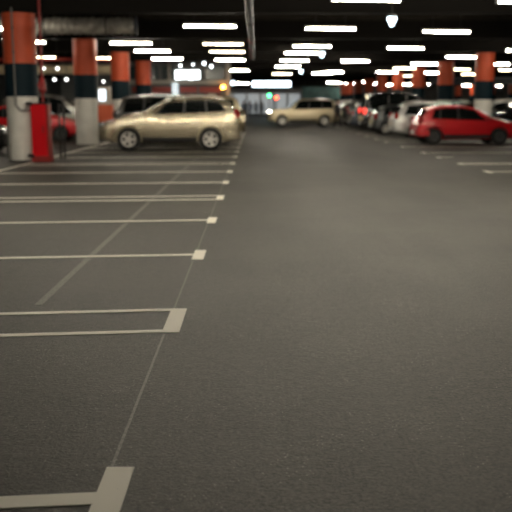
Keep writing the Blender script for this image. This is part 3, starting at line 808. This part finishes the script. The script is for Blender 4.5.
# pay station between columns
t = thing('pay_station', 'payment machine with orange panel and bright screen left of the gold car bonnet', 'machine', (px(103, 36.4), 36.4, 0))
q = 40
bm = bmesh.new(); box(bm, 0, 0, .37, .84, .5, .74, bevel=.02); link('base', bm, M_BLK, t)
bm = bmesh.new(); box(bm, 0, 0, 1.09, .80, .52, .70, bevel=.03); link('orange_panel', bm, mat('orange_panel', (0.62, 0.11, 0.04), .45), t)
bm = bmesh.new(); box(bm, -.02, .02, 1.82, .66, .44, .74, bevel=.03); hh = link('screen_housing', bm, M_PALE, t)
bm = bmesh.new(); box(bm, 0, -.21, 1.84, .28, .03, .46, bevel=.01); link('screen', bm, mat('screen_glow', (.8, .9, 1), .3, emit=(.78, .9, 1), es=1.6), hh)

# ------------------------------------------------------------------ far end of the aisle
M_BAND = mat('far_band', (1, 1, 1), .4, emit=(0.72, 0.90, 1.0), es=5)
t = thing('light_box', 'long blue white glowing light band at the far end of the aisle', 'light box', (0, 97, 0))
for a, b in ((252.5, 264), (264.3, 277.5), (277.8, 290.5)):
    bm = bmesh.new(); box(bm, (px(a, 97)+px(b, 97))/2, 0, pz(84.0, 97), px(b, 97)-px(a, 97), .15, .6, bevel=.04); link('light_panel', bm, M_BAND, t)
bm = bmesh.new(); box(bm, (px(252, 97)+px(291, 97))/2, .16, pz(84.0, 97), px(291, 97)-px(252, 97), .14, .74, bevel=.02); link('casing', bm, M_HOUS, t)
for a in (256, 287):
    bm = bmesh.new(); tube(bm, [(px(a, 97), .16, pz(84.0, 97)+.36), (px(a, 97), .16, ZD)], .02, 6); link('hanger', bm, M_ROD, t)
t = thing('globe_lamp', 'small round bluish lamp left of the glowing light band', 'lamp', (px(233, 90), 90, pz(83, 90)))
bm = bmesh.new(); ellipsoid(bm, (0, 0, 0), (.2, .2, .2)); link('globe', bm, M_CONE, t, 60)
bm = bmesh.new(); tube(bm, [(0, 0, .18), (0, 0, ZD-pz(83, 90))], .02, 6); link('suspension_rod', bm, M_ROD, t)
for k, (xx, rr, dd, sz) in enumerate(((44, 68.5, 38, .10), (57.5, 68.5, 38, .12), (54.5, 79.5, 44, .13), (66.5, 79.5, 44, .14), (96, 83, 46.2, .12), (103.5, 81.5, 46.2, .12), (51, 108.5, 33, 0), (129, 90, 52, 0))):
    if not sz: continue
    sz *= .5
    z = pz(rr, dd)
    t = thing('globe_lamp', 'small hanging globe lamp left of the aisle, %s from the left edge' % ORD[k], 'lamp', (px(xx, dd, z), dd, z), group='small globe lamps on the left')
    bm = bmesh.new(); ellipsoid(bm, (0, 0, 0), (sz, sz, sz)); link('globe', bm, M_GLOBE, t, 60)
    bm = bmesh.new(); tube(bm, [(0, 0, sz*.9), (0, 0, ZD-z)], .012, 6); link('suspension_rod', bm, M_ROD, t)
# entrance lobby at the far wall
EY = 112.0
t = thing('entrance_lobby', 'pale glazed entrance lobby at the far end of the aisle', 'entrance', (0, EY, 0))
M_LOB = mat('lobby_glass', (0.4, 0.42, 0.43), .2, emit=(.75, .82, .85), es=.22)
bm = bmesh.new(); box(bm, 1.6, .6, 1.65, 12.4, 1.0, 3.3); link('lobby_wall', bm, mat('lobby_wall_grey', (.3, .3, .3), .6), t)
for k in range(7):
    bm = bmesh.new(); box(bm, -3.7+k*1.75, .05, 1.5, 1.5, .1, 2.5); link('glass_pane', bm, M_LOB, t)
    bm = bmesh.new(); box(bm, -4.55+k*1.75, 0, 1.6, .12, .2, 3.2, bevel=.01); link('mullion', bm, M_PALE, t)
M_TEALW = mat('teal_wall', (0.06, 0.16, 0.16), .5, noise=(2, .3))
bm = bmesh.new(); box(bm, 7.6, 100, 2.65, 4.4, .3, 1.5, bevel=.03)
o_ = bm; t = thing('teal_banner', 'teal hanging panel far away above the crossing beige SUV', 'panel', (0, 0, 0)); link('panel', bm, M_TEALW, t)
for a in (5.8, 9.4):
    bm = bmesh.new(); tube(bm, [(a, 100, 3.4), (a, 100, ZD)], .02, 6); link('hanger', bm, M_ROD, t)
# signal lamps
for xx, rr, c, nm, lb in ((269.3, 95.5, (.08, 1.0, .3), 'green', 'green lit traffic signal on a post far down the aisle'), (276.3, 97.7, (1.0, .10, .04), 'red', 'red lit traffic signal beside the green one far down the aisle')):
    yy = 84.0
    t = thing('traffic_signal', lb, 'traffic signal', (px(xx, yy), yy, 0))
    z = pz(rr, yy)
    bm = bmesh.new(); tube(bm, [(0, .06, 0), (0, .06, z+.2)], .04, 8); link('post', bm, M_ROD, t, 40)
    bm = bmesh.new(); box(bm, 0, 0, z, .42, .14, .44, bevel=.02); link('signal_head', bm, M_BLK, t)
    bm = bmesh.new(); lathe(bm, [(0, 0), (.17, 0), (.16, .04), (0, .06)], 16, Matrix.Translation((0, -.07, z)) @ Matrix.Rotation(pi/2, 4, 'X')); link('lens', bm, mat('lens_'+nm, c, .3, emit=c, es=7), t, 40)
# right back building details: pale kiosk behind the far right cars
t = thing('roof_pipe', 'pale grey pipe bundle hanging far behind the right columns', 'pipe', (12, 60, 2.9))
for k, zz in enumerate((0, .28)):
    bm = bmesh.new(); tube(bm, [(0, k*.2, zz), (24, k*.2, zz)], .10, 12); link('pipe_run', bm, M_PIPE, t, 40)
for xx in (3, 11, 19):
    bm = bmesh.new(); tube(bm, [(xx, 0, 0), (xx, 0, ZD-2.9)], .015, 6); link('pipe_hanger', bm, M_ROD, t)

# ------------------------------------------------------------------ people
M_SKIN = mat('skin', (.42, .24, .17), .6)
def make_person(label, x, y, rz, top, legs, hair, stride=.22, s=1.0):
    t = thing('person', label, 'person', (x, y, 0), rz)
    me = bpy.data.meshes.new('body'); o = bpy.data.objects.new('body', me); COL.objects.link(o)
    V = []; E = []; R = []
    def v(p, r, par=None):
        V.append(Vector(p)*s); R.append(r*s)
        if par is not None: E.append((par, len(V)-1))
        return len(V)-1
    pel = v((0, 0, .95), .145); wa = v((0, 0, 1.10), .125, pel); ch = v((0, -.01, 1.30), .155, wa); sh = v((0, 0, 1.42), .12, ch)
    nk = v((0, 0, 1.50), .052, sh); jaw = v((0, -.025, 1.57), .072, nk); hd = v((0, -.01, 1.66), .088, jaw); v((0, .0, 1.72), .07, hd)
    v((0, -.115, 1.61), .014, jaw)
    for sg in (-1, 1):
        hp = v((sg*.09, 0, .88), .10, pel); f = -sg*stride
        kn = v((sg*.10, f*.45-.02, .49), .062, hp); an = v((sg*.10, f+.03, .09), .042, kn); v((sg*.11, f-.10, .045), .036, an)
        sd = v((sg*.19, 0, 1.40), .062, sh); el = v((sg*.245, -f*.25+.03, 1.12), .046, sd); wr = v((sg*.25, -f*.7-.05, .89), .03, el)
        hdn = v((sg*.25, -f*.75-.06, .83), .034, wr)
    me.from_pydata(V, E, [])
    md = o.modifiers.new('skin', 'SKIN'); 
    for i, sv in enumerate(me.skin_vertices[0].data): sv.radius = (R[i], R[i]); sv.use_root = (i == 0)
    o.modifiers.new('sub', 'SUBSURF').levels = 2
    dg = bpy.context.evaluated_depsgraph_get(); dg.update()
    m2 = bpy.data.meshes.new_from_object(o.evaluated_get(dg)); bpy.data.objects.remove(o)
    bm = bmesh.new(); bm.from_mesh(m2)
    for sg in (-1, 1):       # fingers and thumb
        f = -sg*stride; hx, hy, hz = sg*.25, -f*.75-.06, .83
        for k, ln in enumerate((.065, .075, .07, .055)):
            oy = (k-1.5)*.017
            tube(bm, [Vector((hx, hy+oy, hz-.01))*s, Vector((hx, hy+oy, hz-.01-ln*.6-.02))*s, Vector((hx-sg*.02, hy+oy, hz-.03-ln))*s], [.009, .008, .006], 6)
        tube(bm, [Vector((hx, hy-.02, hz+.01))*s, Vector((hx-sg*.01, hy-.05, hz-.03))*s, Vector((hx-sg*.015, hy-.055, hz-.06))*s], [.010, .009, .007], 6)
        ellipsoid(bm, Vector((sg*.085, 0, 1.62))*s, (.012, .02, .03))
    for f in bm.faces:
        f.smooth = True; z = f.calc_center_median().z/s; xx = abs(f.calc_center_median().x)/s
        f.material_index = 0 if z > 1.47 or (xx > .19 and z < .90) else (1 if z > .93 or xx > .2 else (2 if z > .1 else 3))
    b = link('body', bm, None, t, mats=[M_SKIN, top, legs, M_BLK])
    for p in b.data.polygons: p.use_smooth = True
    bm = bmesh.new(); ellipsoid(bm, Vector((0, .02, 1.685))*s, Vector((.098, .105, .095))*s); link('hair', bm, hair, t, 60)
    bm = bmesh.new()
    for sg in (-1, 1): ellipsoid(bm, Vector((sg*.032, -.098, 1.635))*s, Vector((.012, .008, .007))*s)
    link('eyes', bm, M_BLK, t, 60)
C_BLK = mat('cloth_black', (.012, .012, .015), .8); C_NAVY = mat('cloth_navy', (.03, .05, .09), .8)
C_GREY = mat('cloth_grey', (.16, .17, .19), .8); C_LILAC = mat('cloth_lilac', (.28, .27, .38), .8); H_DK = mat('hair_dark', (.02, .013, .01), .7)
make_person('person in black walking behind the back of the crossing beige SUV', 5.18, 54.3, .5, C_BLK, C_BLK, H_DK, .2)
make_person('person in navy clothes standing in the aisle beyond the gold SUV', px(244, 78), 78, 0, C_NAVY, C_NAVY, H_DK, .12)
make_person('person in dark clothes walking in the middle of the far aisle', px(256, 95), 95, .2, C_GREY, C_BLK, H_DK, .25)
make_person('person in lilac top left of the far aisle middle', px(250, 88), 88, 0, C_LILAC, C_GREY, H_DK, .2)
make_person('person in grey at the far lobby doors', px(262, 104), 104, 3.0, C_GREY, C_NAVY, H_DK, .15)

# ------------------------------------------------------------------ world, camera, view
w = bpy.data.worlds.new('world'); scene.world = w; w.use_nodes = True
w.node_tree.nodes['Background'].inputs['Color'].default_value = (0.02, 0.02, 0.02, 1)
cam = bpy.data.cameras.new('camera'); co = bpy.data.objects.new('camera', cam); COL.objects.link(co)
cam.sensor_width = 36; cam.lens = F/512*36
pitch = math.atan((256-HY)/F)
yaw = math.atan((VX-256)/F)
co.location = (0, 0, H); co.rotation_euler = (pi/2 - pitch, 0, yaw)
cam.dof.use_dof = True; cam.dof.focus_distance = 4.6; cam.dof.aperture_fstop = 2.5
cam.clip_end = 400
scene.camera = co
vs = scene.view_settings
vs.view_transform = 'Standard'; vs.look = 'None'; vs.gamma = 1; vs.use_curve_mapping = False
vs.exposure = 0.52
